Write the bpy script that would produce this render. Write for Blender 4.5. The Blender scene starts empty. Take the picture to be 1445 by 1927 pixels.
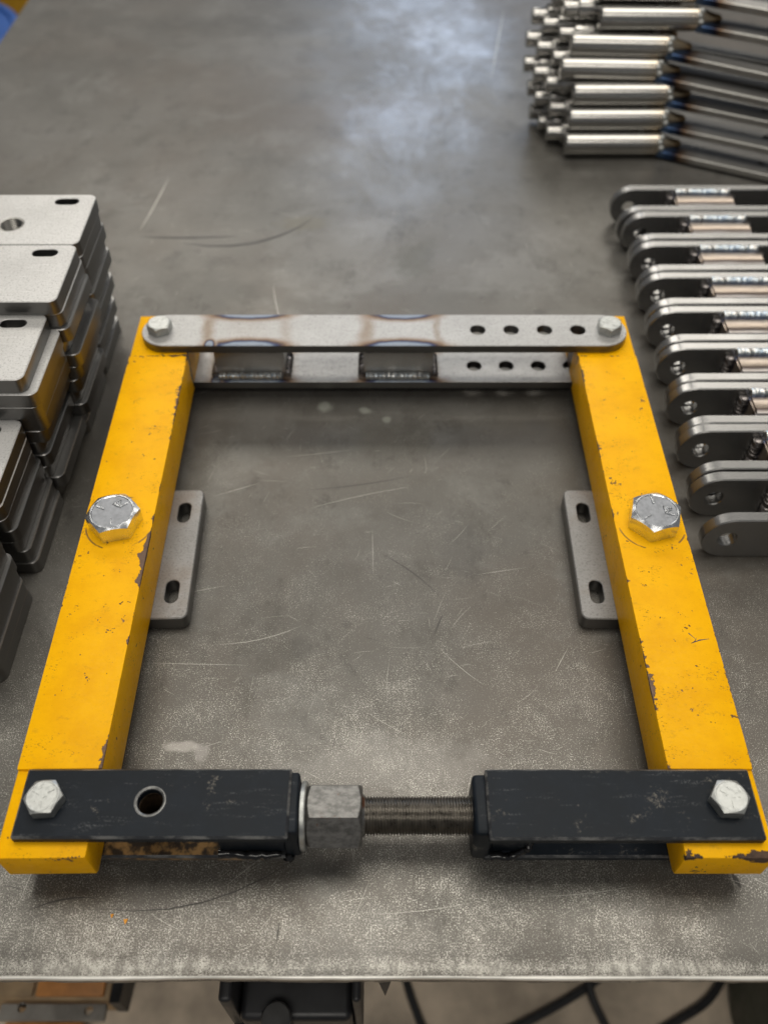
import bpy, bmesh, math, random
from mathutils import Vector, Matrix
from mathutils.geometry import tessellate_polygon
random.seed(7)
PI = math.pi
MM = 0.001
sc = bpy.context.scene
COL = sc.collection

# ------------------------------------------------------------------ camera
cam_d = bpy.data.cameras.new("camera"); cam = bpy.data.objects.new("camera", cam_d); COL.objects.link(cam)
sc.camera = cam
cam.location = (0, 0, 0.542)
cam.rotation_euler = (math.radians(90 - 49.8), 0, 0)
cam_d.sensor_fit = 'VERTICAL'; cam_d.sensor_height = 24; cam_d.sensor_width = 18
cam_d.lens = 24 * 1643 / 1927
cam_d.shift_x = 0.0003
cam_d.clip_start = 0.01; cam_d.clip_end = 60
cam_d.dof.use_dof = True
cam_d.dof.focus_distance = 0.575
cam_d.dof.aperture_fstop = 3.3

# ------------------------------------------------------------------ world and lamps
w = bpy.data.worlds.new("World"); sc.world = w; w.use_nodes = True
bg = w.node_tree.nodes["Background"]
bg.inputs[0].default_value = (0.95, 0.97, 1.0, 1); bg.inputs[1].default_value = 0.14
sc.view_settings.view_transform = 'Standard'; sc.view_settings.look = 'None'
sc.view_settings.exposure = 0.0; sc.view_settings.gamma = 1

def lamp(name, loc, target, sx, sy, power, color):
    d = bpy.data.lights.new(name, 'AREA'); d.shape = 'RECTANGLE'; d.size = sx; d.size_y = sy
    d.energy = power; d.color = color
    o = bpy.data.objects.new(name, d); COL.objects.link(o)
    o.location = loc
    o.rotation_euler = (Vector(target) - Vector(loc)).to_track_quat('-Z', 'Y').to_euler()
    return o
WARM = (1.0, 0.95, 0.86); COOL = (0.62, 0.76, 1.0)
lamp("ceiling_lamp", (0.15, 1.05, 3.0), (0.15, 1.05, 0), 3.0, 1.3, 62, WARM)
lamp("ceiling_lamp", (-1.2, 4.6, 3.2), (-1.2, 4.6, 0), 2.4, 1.6, 88, WARM)
lamp("ceiling_lamp", (1.6, 4.6, 3.2), (1.6, 4.6, 0), 2.4, 1.6, 62, WARM)
lamp("ceiling_lamp", (0.0, -1.8, 3.2), (0, -1.8, 0), 2.6, 1.2, 50, WARM)
lamp("window_light", (0.45, 9.0, 3.03), (0, 1.2, 0), 1.5, 0.58, 27, COOL)
lamp("window_light", (0.25, 9.0, 3.86), (0, 1.2, 0), 1.4, 0.42, 20, COOL)
lamp("window_light", (0.10, 9.0, 4.50), (0, 1.2, 0), 1.2, 0.36, 8, COOL)

# ------------------------------------------------------------------ node helpers
class G:
    def __init__(s, name):
        s.m = bpy.data.materials.new(name); s.m.use_nodes = True
        s.t = s.m.node_tree; s.b = s.t.nodes["Principled BSDF"]
        s._tc = None
    def n(s, typ): return s.t.nodes.new(typ)
    def link(s, a, b): s.t.links.new(a, b)
    def put(s, sock, v):
        if hasattr(v, 'is_output') or isinstance(v, bpy.types.NodeSocket): s.link(v, sock)
        elif isinstance(v, (tuple, list)) and len(v) == 3 and sock.type == 'RGBA': sock.default_value = (*v, 1)
        else: sock.default_value = v
    def obj(s):
        if not s._tc: s._tc = s.n('ShaderNodeTexCoord')
        return s._tc.outputs['Object']
    def mapping(s, scale=(1,1,1), rot=(0,0,0), loc=(0,0,0), vec=None):
        m = s.n('ShaderNodeMapping'); s.link(vec or s.obj(), m.inputs[0])
        m.inputs['Scale'].default_value = scale; m.inputs['Rotation'].default_value = rot; m.inputs['Location'].default_value = loc
        return m.outputs[0]
    def noise(s, scale, detail=4, rough=0.55, vec=None, dist=0):
        m = s.n('ShaderNodeTexNoise'); s.link(vec or s.obj(), m.inputs['Vector'])
        m.inputs['Scale'].default_value = scale; m.inputs['Detail'].default_value = detail
        m.inputs['Roughness'].default_value = rough; m.inputs['Distortion'].default_value = dist
        return m.outputs[0]
    def math(s, op, a, b=0.0, c=None, clamp=False):
        m = s.n('ShaderNodeMath'); m.operation = op; m.use_clamp = clamp
        s.put(m.inputs[0], a); s.put(m.inputs[1], b)
        if c is not None: s.put(m.inputs[2], c)
        return m.outputs[0]
    def step(s, v, lo, hi, a=0.0, b=1.0):
        m = s.n('ShaderNodeMapRange'); m.interpolation_type = 'SMOOTHSTEP'
        s.put(m.inputs[0], v); s.put(m.inputs[1], lo); s.put(m.inputs[2], hi); s.put(m.inputs[3], a); s.put(m.inputs[4], b)
        return m.outputs[0]
    def mix(s, f, a, b):
        m = s.n('ShaderNodeMix'); m.data_type = 'RGBA'
        s.put(m.inputs[0], f); s.put(m.inputs[6], a); s.put(m.inputs[7], b)
        return m.outputs[2]
    def ramp(s, v, stops):
        m = s.n('ShaderNodeValToRGB'); s.link(v, m.inputs[0])
        e = m.color_ramp.elements
        while len(e) < len(stops): e.new(0.5)
        for i, (p, c) in enumerate(stops): e[i].position = p; e[i].color = (*c, 1)
        return m.outputs[0]
    def xyz(s, vec=None):
        m = s.n('ShaderNodeSeparateXYZ'); s.link(vec or s.obj(), m.inputs[0]); return m.outputs
    def ell(s, x, y, rx, ry, vec=None):     # normalised distance to an ellipse centre (metres)
        q = s.xyz(vec)
        a = s.math('DIVIDE', s.math('SUBTRACT', q[0], x), rx); b = s.math('DIVIDE', s.math('SUBTRACT', q[1], y), ry)
        return s.math('SQRT', s.math('ADD', s.math('MULTIPLY', a, a), s.math('MULTIPLY', b, b)))
    def bump(s, h, strength=0.2, dist=0.001):
        m = s.n('ShaderNodeBump'); m.inputs['Strength'].default_value = strength; m.inputs['Distance'].default_value = dist
        s.link(h, m.inputs['Height']); s.link(m.outputs[0], s.b.inputs['Normal'])
    def set(s, **k):
        names = dict(color='Base Color', metal='Metallic', rough='Roughness', spec='Specular IOR Level', coat='Coat Weight', coatr='Coat Roughness')
        for a, v in k.items(): s.put(s.b.inputs[names[a]], v)
        return s.m

def simple(name, color, rough=0.5, metal=0.0, var=0.25, scale=60, bump=0.1):
    g = G(name); n = g.noise(scale, 5)
    lo = tuple(c * (1 - var) for c in color); hi = tuple(min(1, c * (1 + var)) for c in color)
    g.set(color=g.mix(g.step(n, 0.3, 0.7), lo, hi), metal=metal, rough=g.step(n, 0.3, 0.7, rough - 0.06, rough + 0.08))
    if bump: g.bump(n, bump, 0.0006)
    return g.m

# ---- worktop: dark mill-scale steel, worn and speckled
def mat_table():
    g = G("worn_table_steel")
    big = g.noise(3.2, 5, 0.6, dist=0.6); mid = g.noise(17, 6, 0.62); streak = g.noise(9, 7, 0.68, vec=g.mapping((1, 1.5, 1), (0, 0, 0.5)), dist=0.2)
    col = g.ramp(big, [(0.3, (0.088, 0.083, 0.073)), (0.5, (0.110, 0.104, 0.093)), (0.7, (0.132, 0.125, 0.114))])
    col = g.mix(g.step(mid, 0.5, 0.72, 0, 0.4), col, (0.07, 0.064, 0.055))
    col = g.mix(g.step(streak, 0.52, 0.75, 0, 0.35), col, (0.17, 0.163, 0.152))
    hue = g.noise(2.3, 5, 0.65, vec=g.mapping(loc=(4, 7, 0)), dist=0.3)
    col = g.mix(g.step(hue, 0.45, 0.65, 0, 0.55), col, (0.105, 0.088, 0.072))
    col = g.mix(g.step(g.noise(5.5, 7, 0.72, vec=g.mapping(loc=(9, 2, 0)), dist=0.3), 0.50, 0.62, 0, 0.5), col, (0.165, 0.160, 0.148))
    col = g.mix(g.step(g.noise(34, 5, 0.75, vec=g.mapping((1, 0.7, 1), loc=(1, 5, 0))), 0.56, 0.68, 0, 0.45), col, (0.052, 0.048, 0.042))
    col = g.mix(g.step(g.noise(13, 6, 0.75, vec=g.mapping((1.3, 0.8, 1), loc=(6, 3, 0))), 0.53, 0.66, 0, 0.5), col, (0.066, 0.061, 0.052))
    # speckle of bare bright metal, heavier near the front edge, partly painting in the lamp's glints
    q = g.xyz()
    front = g.step(q[1], 0.60, 0.14, 0.0, 1.0)
    lip = g.math('SUBTRACT', 1.0, g.math('MULTIPLY', g.math('ABSOLUTE', g.math('SUBTRACT', g.math('ADD', q[1], g.math('MULTIPLY', mid, 0.012)), 0.1275)), 160), clamp=True)
    sp = g.noise(1150, 3, 0.8); cl = g.noise(26, 5, 0.65); cl2 = g.noise(6.5, 3, 0.6)
    amt = g.math('ADD', g.math('MULTIPLY', front, 0.065), g.math('MULTIPLY', g.step(cl, 0.25, 0.75), 0.075))
    amt = g.math('ADD', amt, g.math('MULTIPLY', g.math('MULTIPLY', g.step(cl2, 0.30, 0.70), front), 0.065))
    amt = g.math('ADD', amt, g.math('MULTIPLY', lip, 0.10))
    spk = g.step(g.math('ADD', sp, amt), 0.665, 0.725)
    spk = g.math('MULTIPLY', spk, g.step(g.noise(190, 4, 0.8, vec=g.mapping((1, 0.6, 1), (0, 0, 0.4))), 0.38, 0.60, 0.35, 1.0))
    spd = g.step(g.noise(1100, 2, 0.6, vec=g.mapping(loc=(3, 1, 0))), 0.60, 0.72)
    col = g.mix(g.math('MULTIPLY', spd, 0.3), col, (0.04, 0.037, 0.033))
    col = g.mix(g.math('MULTIPLY', spk, 0.8), col, (0.52, 0.505, 0.455))
    edge_glint = g.step(g.math('ADD', q[1], g.math('MULTIPLY', cl, 0.0015)), 0.1185, 0.1172)  # highlight on the rolled front edge, painted in as a pale metal colour
    col = g.mix(g.math('MULTIPLY', edge_glint, g.step(q[2], -0.003, -0.001)), col, (0.75, 0.73, 0.68))
    # stains and rub marks with shapes of their own
    wob = g.math('MULTIPLY', g.math('SUBTRACT', g.noise(90, 4), 0.5), 1.3)
    def spot(col, x, y, rx, ry, c, a, soft=0.6):
        d = g.math('ADD', g.ell(x * MM, y * MM, rx * MM, ry * MM), wob)
        return g.mix(g.step(d, 1.0, 1.0 - soft, 0, a), col, c)
    for (x, y, rx, ry, c, a) in [(-52.9, 583, 9, 9, (0.33, 0.34, 0.30), 0.75), (-16.8, 578, 7, 6, (0.33, 0.34, 0.30), 0.7), (2.4, 566, 5, 5, (0.3, 0.31, 0.27), 0.6),
                                 (-134, 255, 16, 5, (0.42, 0.40, 0.37), 0.45), (-120, 250, 7, 9, (0.4, 0.38, 0.36), 0.3),
                                 (32, 808, 26, 44, (0.085, 0.08, 0.065), 0.7), (-90, 884, 38, 20, (0.10, 0.088, 0.06), 0.55), (48, 840, 14, 20, (0.09, 0.085, 0.07), 0.5),
                                 (-60, 330, 9, 16, (0.08, 0.076, 0.068), 0.5), (62, 420, 24, 40, (0.09, 0.086, 0.08), 0.35), (75, 228, 18, 12, (0.07, 0.066, 0.06), 0.4),
                                 (136, 560, 14, 12, (0.09, 0.085, 0.08), 0.5), (-28, 350, 5, 5, (0.07, 0.066, 0.06), 0.5), (10, 240, 90, 30, (0.3, 0.29, 0.27), 0.25)]:
        col = spot(col, x, y, rx, ry, c, a)
    r = g.math('ADD', g.step(streak, 0.35, 0.65, 0.34, 0.42), g.math('MULTIPLY', mid, 0.08))
    r = g.math('SUBTRACT', r, g.math('MULTIPLY', spk, 0.08))
    film = g.math('MULTIPLY', g.step(q[1], 0.72, 1.0), g.step(g.noise(7, 7, 0.75, vec=g.mapping((1, 0.6, 1)), dist=0.3), 0.38, 0.64, 0.1, 1.0))
    g.set(color=col, metal=0.55, rough=r, coat=g.math('MULTIPLY', film, 0.46), coatr=g.step(g.noise(14, 5, 0.7), 0.3, 0.7, 0.12, 0.24))
    h = g.math('ADD', g.math('MULTIPLY', sp, 0.6), g.math('ADD', g.math('MULTIPLY', mid, 0.35), g.math('MULTIPLY', spk, 0.5)))
    g.bump(h, 0.05, 0.0004)
    return g.m
M_TABLE = mat_table()

# ---- chipped yellow paint on steel, object space: x across, y along (metres), z up
def mat_yellow(name, seed, inner):
    g = G(name)
    v = g.mapping(loc=(seed, seed * 2.3, 0))
    q = g.xyz()
    n1 = g.noise(38, 7, 0.68, vec=v); n2 = g.noise(11, 3, 0.5, vec=g.mapping(loc=(seed * 3, 1, 2)))
    fine = g.noise(420, 3, 0.6, vec=v)
    base = g.mix(g.step(n1, 0.35, 0.7), (0.93, 0.475, 0.0), (0.84, 0.405, 0.0))
    base = g.mix(g.step(g.noise(900, 2, 0.7, vec=v), 0.60, 0.78, 0, 0.5), base, (0.55, 0.27, 0.005))
    grime = g.math('MULTIPLY', g.step(g.noise(55, 6, 0.7, vec=g.mapping((1, 2.2, 1), (0, 0, 0.6), (seed, 0, 0))), 0.52, 0.68), g.step(g.noise(260, 4, 0.7, vec=v), 0.46, 0.62))
    base = g.mix(g.math('MULTIPLY', grime, 0.35), base, (0.36, 0.19, 0.02))
    # chips: near the long edges and tips
    def edge(dist_from_edge, k, bias):
        s = g.math('ADD', g.math('MULTIPLY', g.math('SUBTRACT', g.math('ADD', g.math('MULTIPLY', n1, 0.55), g.math('MULTIPLY', n2, 0.45)), bias), k), g.math('MULTIPLY', g.math('SUBTRACT', g.noise(260, 4, 0.6, vec=v), 0.5), 0.0055))
        return g.step(g.math('SUBTRACT', s, dist_from_edge), -0.0001, 0.00025)
    dx_in = g.math('SUBTRACT', 0.025, g.math('MULTIPLY', q[0], inner))
    dx_out = g.math('SUBTRACT', 0.025, g.math('MULTIPLY', q[0], -inner))
    dzt = g.math('ABSOLUTE', g.math('SUBTRACT', q[2], 0.052))
    din = g.math('ADD', g.math('MULTIPLY', g.math('ABSOLUTE', dx_in), 1.0), g.math('MULTIPLY', dzt, 3.2))
    dout = g.math('ADD', g.math('ABSOLUTE', dx_out), g.math('MULTIPLY', dzt, 2.5))
    chip = edge(din, 0.052, 0.49); chip2 = edge(dout, 0.022, 0.51)
    dtip = g.math('ABSOLUTE', g.math('SUBTRACT', q[1], 0.1655)); dti = g.math('ADD', dtip, g.math('MULTIPLY', g.math('ABSOLUTE', g.math('SUBTRACT', q[2], 0.050)), 0.6))
    chip3 = edge(dti, 0.060, 0.455)
    dst = g.math('ADD', g.math('ABSOLUTE', g.math('SUBTRACT', q[1], 0.5915)), 0.0003)
    chip4 = edge(dst, 0.040, 0.50)
    cc = g.math('MAXIMUM', g.math('MAXIMUM', chip, chip2), g.math('MAXIMUM', chip3, chip4))
    nick = g.math('MULTIPLY', g.step(g.noise(120, 3, 0.75, vec=g.mapping((1, 1, 1), (0, 0, 0.5), (seed * 5, 0, 0))), 0.675, 0.695), 0.9)
    nick = g.math('MAXIMUM', nick, g.math('MULTIPLY', g.math('MULTIPLY', g.step(g.noise(48, 4, 0.7, vec=g.mapping(loc=(seed * 7, 2, 0))), 0.56, 0.60), g.step(g.noise(520, 3, 0.7, vec=g.mapping((1, 2.5, 1), (0, 0, 0.7), (seed, 0, 0))), 0.60, 0.64)), 0.8))
    cc = g.math('MAXIMUM', cc, nick)
    if inner < 0: cc = g.math('MAXIMUM', cc, g.step(g.ell(-0.0225, 0.6175, 0.010, 0.010), 1.0, 0.9))  # dark disc: shadow inside the link hole, painted onto the bar
    # washer witness ring around the pad bolt at y = 0.4035
    d = g.ell(0.0015, 0.4035, 0.0245, 0.0245)
    ring = g.math('MULTIPLY', g.step(g.math('ABSOLUTE', g.math('SUBTRACT', d, 1.0)), 0.035, 0.012), g.step(g.noise(70, 3), 0.50, 0.58))
    topm = g.step(q[2], 0.0515, 0.0519)
    cc = g.math('MAXIMUM', cc, g.math('MULTIPLY', g.math('MULTIPLY', ring, topm), 0.75))
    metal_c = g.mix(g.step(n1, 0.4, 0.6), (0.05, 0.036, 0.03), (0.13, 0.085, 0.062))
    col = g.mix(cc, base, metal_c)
    g.set(color=col, metal=g.math('MULTIPLY', cc, 0.4), rough=g.step(fine, 0.3, 0.7, 0.40, 0.55))
    g.b.inputs['Specular IOR Level'].default_value = 0.12
    g.bump(g.math('SUBTRACT', g.math('ADD', g.math('MULTIPLY', fine, 0.12), g.math('MULTIPLY', n1, 0.15)), cc), 0.55, 0.0004)
    return g.m
M_YEL_L = mat_yellow("chipped_yellow_paint", 1.7, 1.0)
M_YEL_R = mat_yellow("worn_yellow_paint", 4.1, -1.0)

# ---- bare flat-bar steel, fine mill texture; tint = list of heat patches
def mat_steel(name, bright=0.55, rough=0.42, metal=0.85, tints=(), warm=0.0, grain=1.0, bands=()):
    g = G(name)
    n = g.noise(620, 3, 0.7); n2 = g.noise(16, 5, 0.6); br = g.noise(240, 4, 0.7, vec=g.mapping((0.25, 3, 1), (0, 0, 0.5)))
    b = bright
    col = g.mix(g.step(n2, 0.3, 0.7), (b * 0.86, b * 0.85, b * 0.83), (b, b * 0.99, b * 0.97))
    col = g.mix(g.step(n, 0.52, 0.66, 0, 0.55 * grain), col, (b * 0.42, b * 0.41, b * 0.40))
    col = g.mix(g.step(br, 0.54, 0.7, 0, 0.4 * grain), col, (min(1, b * 1.35),) * 3)
    if warm: col = g.mix(g.step(g.noise(22, 4), 0.50, 0.68, 0, warm), col, (b * 0.62, b * 0.46, b * 0.34))
    wob = g.math('MULTIPLY', g.math('SUBTRACT', g.noise(120, 3), 0.5), 0.28)
    for (x, wd, k) in bands:
        q = g.xyz()
        dd = g.math('ABSOLUTE', g.math('SUBTRACT', g.math('ADD', q[0], g.math('MULTIPLY', g.math('SUBTRACT', g.noise(45, 4), 0.5), 0.012)), x * MM))
        col = g.mix(g.step(dd, wd * MM, 0.0, 0, k), col, (b * 0.50, b * 0.35, b * 0.22))
    for (x, y, rx, ry) in tints:
        d = g.math('ADD', g.ell(x * MM, y * MM, rx * MM, ry * MM), wob)
        t = g.math('MULTIPLY', d, 0.5, clamp=True)
        c = g.ramp(t, [(0.0, (b * .55, b * .6, b * .68)), (0.36, (0.20, 0.24, 0.30)), (0.44, (0.02, 0.035, 0.10)), (0.50, (0.045, 0.025, 0.03)), (0.60, (0.20, 0.13, 0.08)), (1.0, (b, b, b))])
        a = g.step(t, 0.95, 0.55, 0, 0.97)
        col = g.mix(a, col, c)
    g.set(color=col, metal=metal, rough=g.step(n, 0.3, 0.7, rough - 0.05 * grain, rough + 0.1 * grain))
    g.bump(g.math('ADD', n, br), 0.12 * grain, 0.0003)
    return g.m
TINT = [(-117, -23.5, 29, 9), (-121, 23.5, 31, 8), (15, -23.5, 31, 8.5), (16, 23.5, 27, 8.5), (-151, -20, 4, 6)]
BANDS = [(-154, 9, 0.75), (-86, 10, 0.35), (-16, 11, 0.7), (47, 6, 0.55), (-120, 34, 0.15)]
M_FLAT = mat_steel("heat_tinted_flat_bar", 0.42, 0.46, 0.55, TINT, bands=BANDS)
M_PLATE = mat_steel("brushed_plate_steel", 0.58, 0.46, 0.5)
M_PAD = mat_steel("grey_plate_steel", 0.26, 0.46, 0.6, warm=0.45)
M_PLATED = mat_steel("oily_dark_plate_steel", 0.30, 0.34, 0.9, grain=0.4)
M_EDGE = mat_steel("dark_cut_steel", 0.17, 0.36, 0.95, grain=0.12)
M_ROW = mat_steel("oiled_bar_steel", 0.31, 0.26, 0.85, grain=0.08)
M_TUBE = mat_steel("warm_tinted_tube", 0.55, 0.35, 0.85, warm=0.6, grain=0.4)
M_PIN = mat_steel("turned_pin_steel", 0.62, 0.24, 0.95, grain=0.1)
M_ARM = mat_steel("pile_flat_bar_steel", 0.34, 0.38, 0.9, grain=0.4)
M_ZINC = simple("bright_zinc", (0.74, 0.76, 0.78), 0.22, 0.95, 0.08, 200, 0.03)
def mat_row_tube():
    g = G("heat_banded_tube"); q = g.xyz(); n = g.noise(30, 4)
    t = g.math('ADD', g.math('MULTIPLY', g.math('SUBTRACT', q[1], 0.0095), 31.4), g.math('MULTIPLY', g.math('SUBTRACT', n, 0.5), 0.10))
    col = g.ramp(t, [(0.0, (0.20, 0.24, 0.32)), (0.18, (0.36, 0.34, 0.33)), (0.30, (0.10, 0.07, 0.06)), (0.36, (0.40, 0.33, 0.27)), (0.62, (0.50, 0.43, 0.37)), (0.70, (0.14, 0.11, 0.10)), (0.78, (0.06, 0.08, 0.14)), (0.9, (0.3, 0.3, 0.34))])
    st = g.noise(300, 3, 0.6, vec=g.mapping((0.2, 2, 1)))
    return g.set(color=g.mix(g.step(st, 0.45, 0.7, 0, 0.5), col, (0.14, 0.11, 0.09)), metal=0.9, rough=0.30)
M_RTUBE = mat_row_tube()
M_ZDULL = simple("dull_zinc", (0.43, 0.44, 0.425), 0.40, 0.75, 0.18, 260, 0.3)
M_CHROME_FACE = simple("pitted_zinc", (0.27, 0.28, 0.30), 0.38, 0.85, 0.12, 400, 0.04)
M_ROD = simple("oiled_thread_steel", (0.16, 0.145, 0.125), 0.32, 0.85, 0.25, 200, 0.05)
M_RUBBER = simple("black_cable_jacket", (0.015, 0.015, 0.016), 0.5, 0, 0.2)
M_FLOOR = simple("tan_concrete", (0.52, 0.43, 0.33), 0.75, 0, 0.35, 9, 0.2)
M_SCR = simple("scratch_metal", (0.42, 0.41, 0.37), 0.4, 0.6, 0.1, 100, 0)
M_SCRD = simple("dark_scuff", (0.05, 0.045, 0.04), 0.5, 0.1, 0.1, 100, 0)
M_GUN = simple("matt_black_casting", (0.016, 0.016, 0.018), 0.42, 0.2, 0.3, 30, 0.2)
M_ORANGE = simple("faded_orange_paint", (0.50, 0.21, 0.055), 0.55, 0, 0.3, 25, 0.2)
M_GALV = simple("grey_strap_steel", (0.30, 0.28, 0.25), 0.45, 0.5, 0.3, 25, 0.2)
M_WOOD = simple("pale_pallet_wood", (0.36, 0.25, 0.14), 0.7, 0, 0.3, 20, 0.2)
M_GREENBIN = simple("dark_green_plastic", (0.035, 0.045, 0.032), 0.5, 0, 0.2)
M_BLUE = simple("blue_plastic", (0.01, 0.075, 0.30), 0.4, 0, 0.1)
M_YPLAST = simple("yellow_plastic", (0.42, 0.23, 0.01), 0.4, 0, 0.1)
M_FLAKE = simple("orange_paint_flake", (0.75, 0.32, 0.02), 0.5, 0, 0.1)

def mat_black():
    g = G("satin_black_paint")
    n = g.noise(30, 6, 0.65); f = g.noise(700, 3, 0.6)
    st = g.noise(95, 4, 0.7, vec=g.mapping((0.35, 2.6, 1), (0, 0, 0.12)))
    col = g.mix(g.step(n, 0.35, 0.7), (0.007, 0.010, 0.014), (0.014, 0.018, 0.024))
    dust = g.math('MULTIPLY', g.step(st, 0.56, 0.72), g.step(f, 0.45, 0.6))
    col = g.mix(g.math('MULTIPLY', dust, 0.42), col, (0.16, 0.165, 0.17))
    scuff = g.math('MULTIPLY', g.step(g.noise(42, 5, 0.8, vec=g.mapping((1, 1, 1), (0, 0, 0), (2, 5, 0))), 0.58, 0.68), g.step(f, 0.42, 0.56))
    col = g.mix(g.math('MULTIPLY', scuff, 0.6), col, (0.22, 0.2, 0.17))
    g.set(color=col, rough=g.step(n, 0.3, 0.7, 0.40, 0.52)); g.b.inputs['Specular IOR Level'].default_value = 0.13
    g.bump(g.math('ADD', f, g.math('MULTIPLY', n, 2)), 0.10, 0.0004)
    return g.m
M_BLACK = mat_black()
def mat_blackedge():
    g = G("rubbed_black_edge"); n = g.noise(120, 5, 0.75, vec=g.mapping((0.4, 1, 1))); 
    g.set(color=g.mix(g.step(n, 0.42, 0.66), (0.022, 0.024, 0.028), (0.20, 0.20, 0.195)), metal=g.step(n, 0.42, 0.66, 0, 0.5), rough=0.4); return g.m
M_BLACKEDGE = mat_blackedge()
def mat_blackrust():
    g = G("black_paint_with_tan_patch")
    d = g.math('ADD', g.ell(-0.120, 0.176, 0.048, 0.03), g.math('MULTIPLY', g.math('SUBTRACT', g.noise(70, 5, 0.7), 0.5), 1.5))
    a = g.step(d, 1.05, 0.85)
    g.set(color=g.mix(a, (0.014, 0.015, 0.017), g.mix(g.step(g.noise(160, 5), 0.4, 0.62), (0.03, 0.022, 0.016), (0.24, 0.14, 0.055))), rough=0.3)
    return g.m
M_BLACKRUST = mat_blackrust()
def mat_nut():
    g = G("worn_nut_steel"); n = g.noise(60, 6, 0.7); st = g.noise(300, 5, 0.7, vec=g.mapping((0.6, 1, 1)))
    col = g.mix(g.step(st, 0.35, 0.65), (0.13, 0.128, 0.122), (0.24, 0.235, 0.225))
    col = g.mix(g.step(n, 0.56, 0.70, 0, 0.4), col, (0.12, 0.085, 0.07))
    col = g.mix(g.step(g.noise(45, 5, 0.7, vec=g.mapping(loc=(5, 3, 1))), 0.58, 0.66, 0, 0.8), col, (0.16, 0.055, 0.02))
    g.set(color=col, metal=0.75, rough=0.38); g.bump(st, 0.05, 0.0004)
    return g.m
M_NUT = mat_nut()
def mat_weld(name, axis):
    g = G(name); q = g.xyz()
    wv = g.math('MULTIPLY', g.math('SINE', g.math('MULTIPLY', q[axis], 2 * PI / 0.0021)), 0.5); n = g.noise(45, 4)
    col = g.ramp(g.math('MULTIPLY_ADD', g.math('ADD', wv, g.math('MULTIPLY', n, 2.6)), 0.36, 0.03), [(0.0, (0.10, 0.17, 0.34)), (0.35, (0.46, 0.55, 0.62)), (0.6, (0.66, 0.64, 0.60)), (0.85, (0.60, 0.50, 0.43)), (1.0, (0.4, 0.35, 0.38))])
    return g.set(color=col, metal=0.9, rough=0.28)
M_WELD = mat_weld("rippled_weld_bead", 0)
M_WELDD = simple("dark_weld_bead", (0.19, 0.175, 0.17), 0.33, 0.85, 0.4, 200, 0.2)
def mat_pin_hot():
    g = G("straw_tinted_pin_steel"); q = g.xyz()
    n = g.noise(500, 3, 0.7, vec=g.mapping((1, 0.1, 0.1)))
    t = g.math('ADD', q[0], g.math('MULTIPLY', g.noise(60, 3), 0.012))
    col = g.ramp(g.step(t, 0.090, 0.172), [(0.0, (0.42, 0.41, 0.39)), (0.5, (0.46, 0.37, 0.25)), (0.8, (0.40, 0.26, 0.13)), (1.0, (0.10, 0.15, 0.26))])
    g.set(color=col, metal=0.95, rough=g.step(n, 0.3, 0.7, 0.22, 0.26)); return g.m
M_PINH = mat_pin_hot()
def mat_arm_hot():
    g = G("blue_tinted_arm_steel"); q = g.xyz()
    n = g.noise(200, 4, 0.6)
    t = g.math('ADD', q[0], g.math('MULTIPLY', g.noise(60, 3), 0.015))
    col = g.ramp(g.step(t, -0.006, 0.050), [(0.0, (0.13, 0.19, 0.30)), (0.25, (0.045, 0.085, 0.18)), (0.5, (0.02, 0.02, 0.035)), (0.7, (0.16, 0.10, 0.06)), (1.0, (0.42, 0.41, 0.39))])
    g.set(color=col, metal=0.9, rough=g.step(n, 0.3, 0.7, 0.32, 0.44)); return g.m
M_ARMH = mat_arm_hot()
M_ARMD = mat_steel("dark_shaded_arm_steel", 0.12, 0.42, 0.8, grain=0.4)  # darker copy of the arm steel, shade of the gaps put into its colour

# ------------------------------------------------------------------ object helpers
def finish(me, mats, angle=32):
    for m in (mats if isinstance(mats, (list, tuple)) else [mats]): me.materials.append(m)
    me.polygons.foreach_set('use_smooth', [True] * len(me.polygons))
    me.set_sharp_from_angle(angle=math.radians(angle)); me.update()
def mk(name, verts, faces, mats, parent=None, loc=(0, 0, 0), rot=(0, 0, 0), fm=None, angle=32):
    me = bpy.data.meshes.new(name); me.from_pydata([tuple(c * MM for c in v) for v in verts], [], faces)
    if fm: me.polygons.foreach_set('material_index', fm)
    bm = bmesh.new(); bm.from_mesh(me); bmesh.ops.recalc_face_normals(bm, faces=bm.faces); bm.to_mesh(me); bm.free()
    finish(me, mats, angle)
    return inst(name, me, parent, loc, rot)
def inst(name, me, parent=None, loc=(0, 0, 0), rot=(0, 0, 0)):
    o = bpy.data.objects.new(name, me); COL.objects.link(o)
    o.location = tuple(c * MM for c in loc); o.rotation_euler = rot
    if parent: o.parent = parent
    return o
def empty(name, loc=(0, 0, 0), rot=(0, 0, 0)):
    o = bpy.data.objects.new(name, None); COL.objects.link(o); o.location = tuple(c * MM for c in loc); o.rotation_euler = rot
    o.empty_display_size = 0.02
    return o
def tag(o, label=None, cat=None, group=None, kind=None):
    if label: o['label'] = label
    if cat: o['category'] = cat
    if group: o['group'] = group
    if kind: o['kind'] = kind
    return o
def copy_tree(o, parent=None):
    c = o.copy(); COL.objects.link(c); c.parent = parent
    for k in ('label',):
        if k in c: del c[k]
    for ch in list(o.children): copy_tree(ch, c)
    return c
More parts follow.
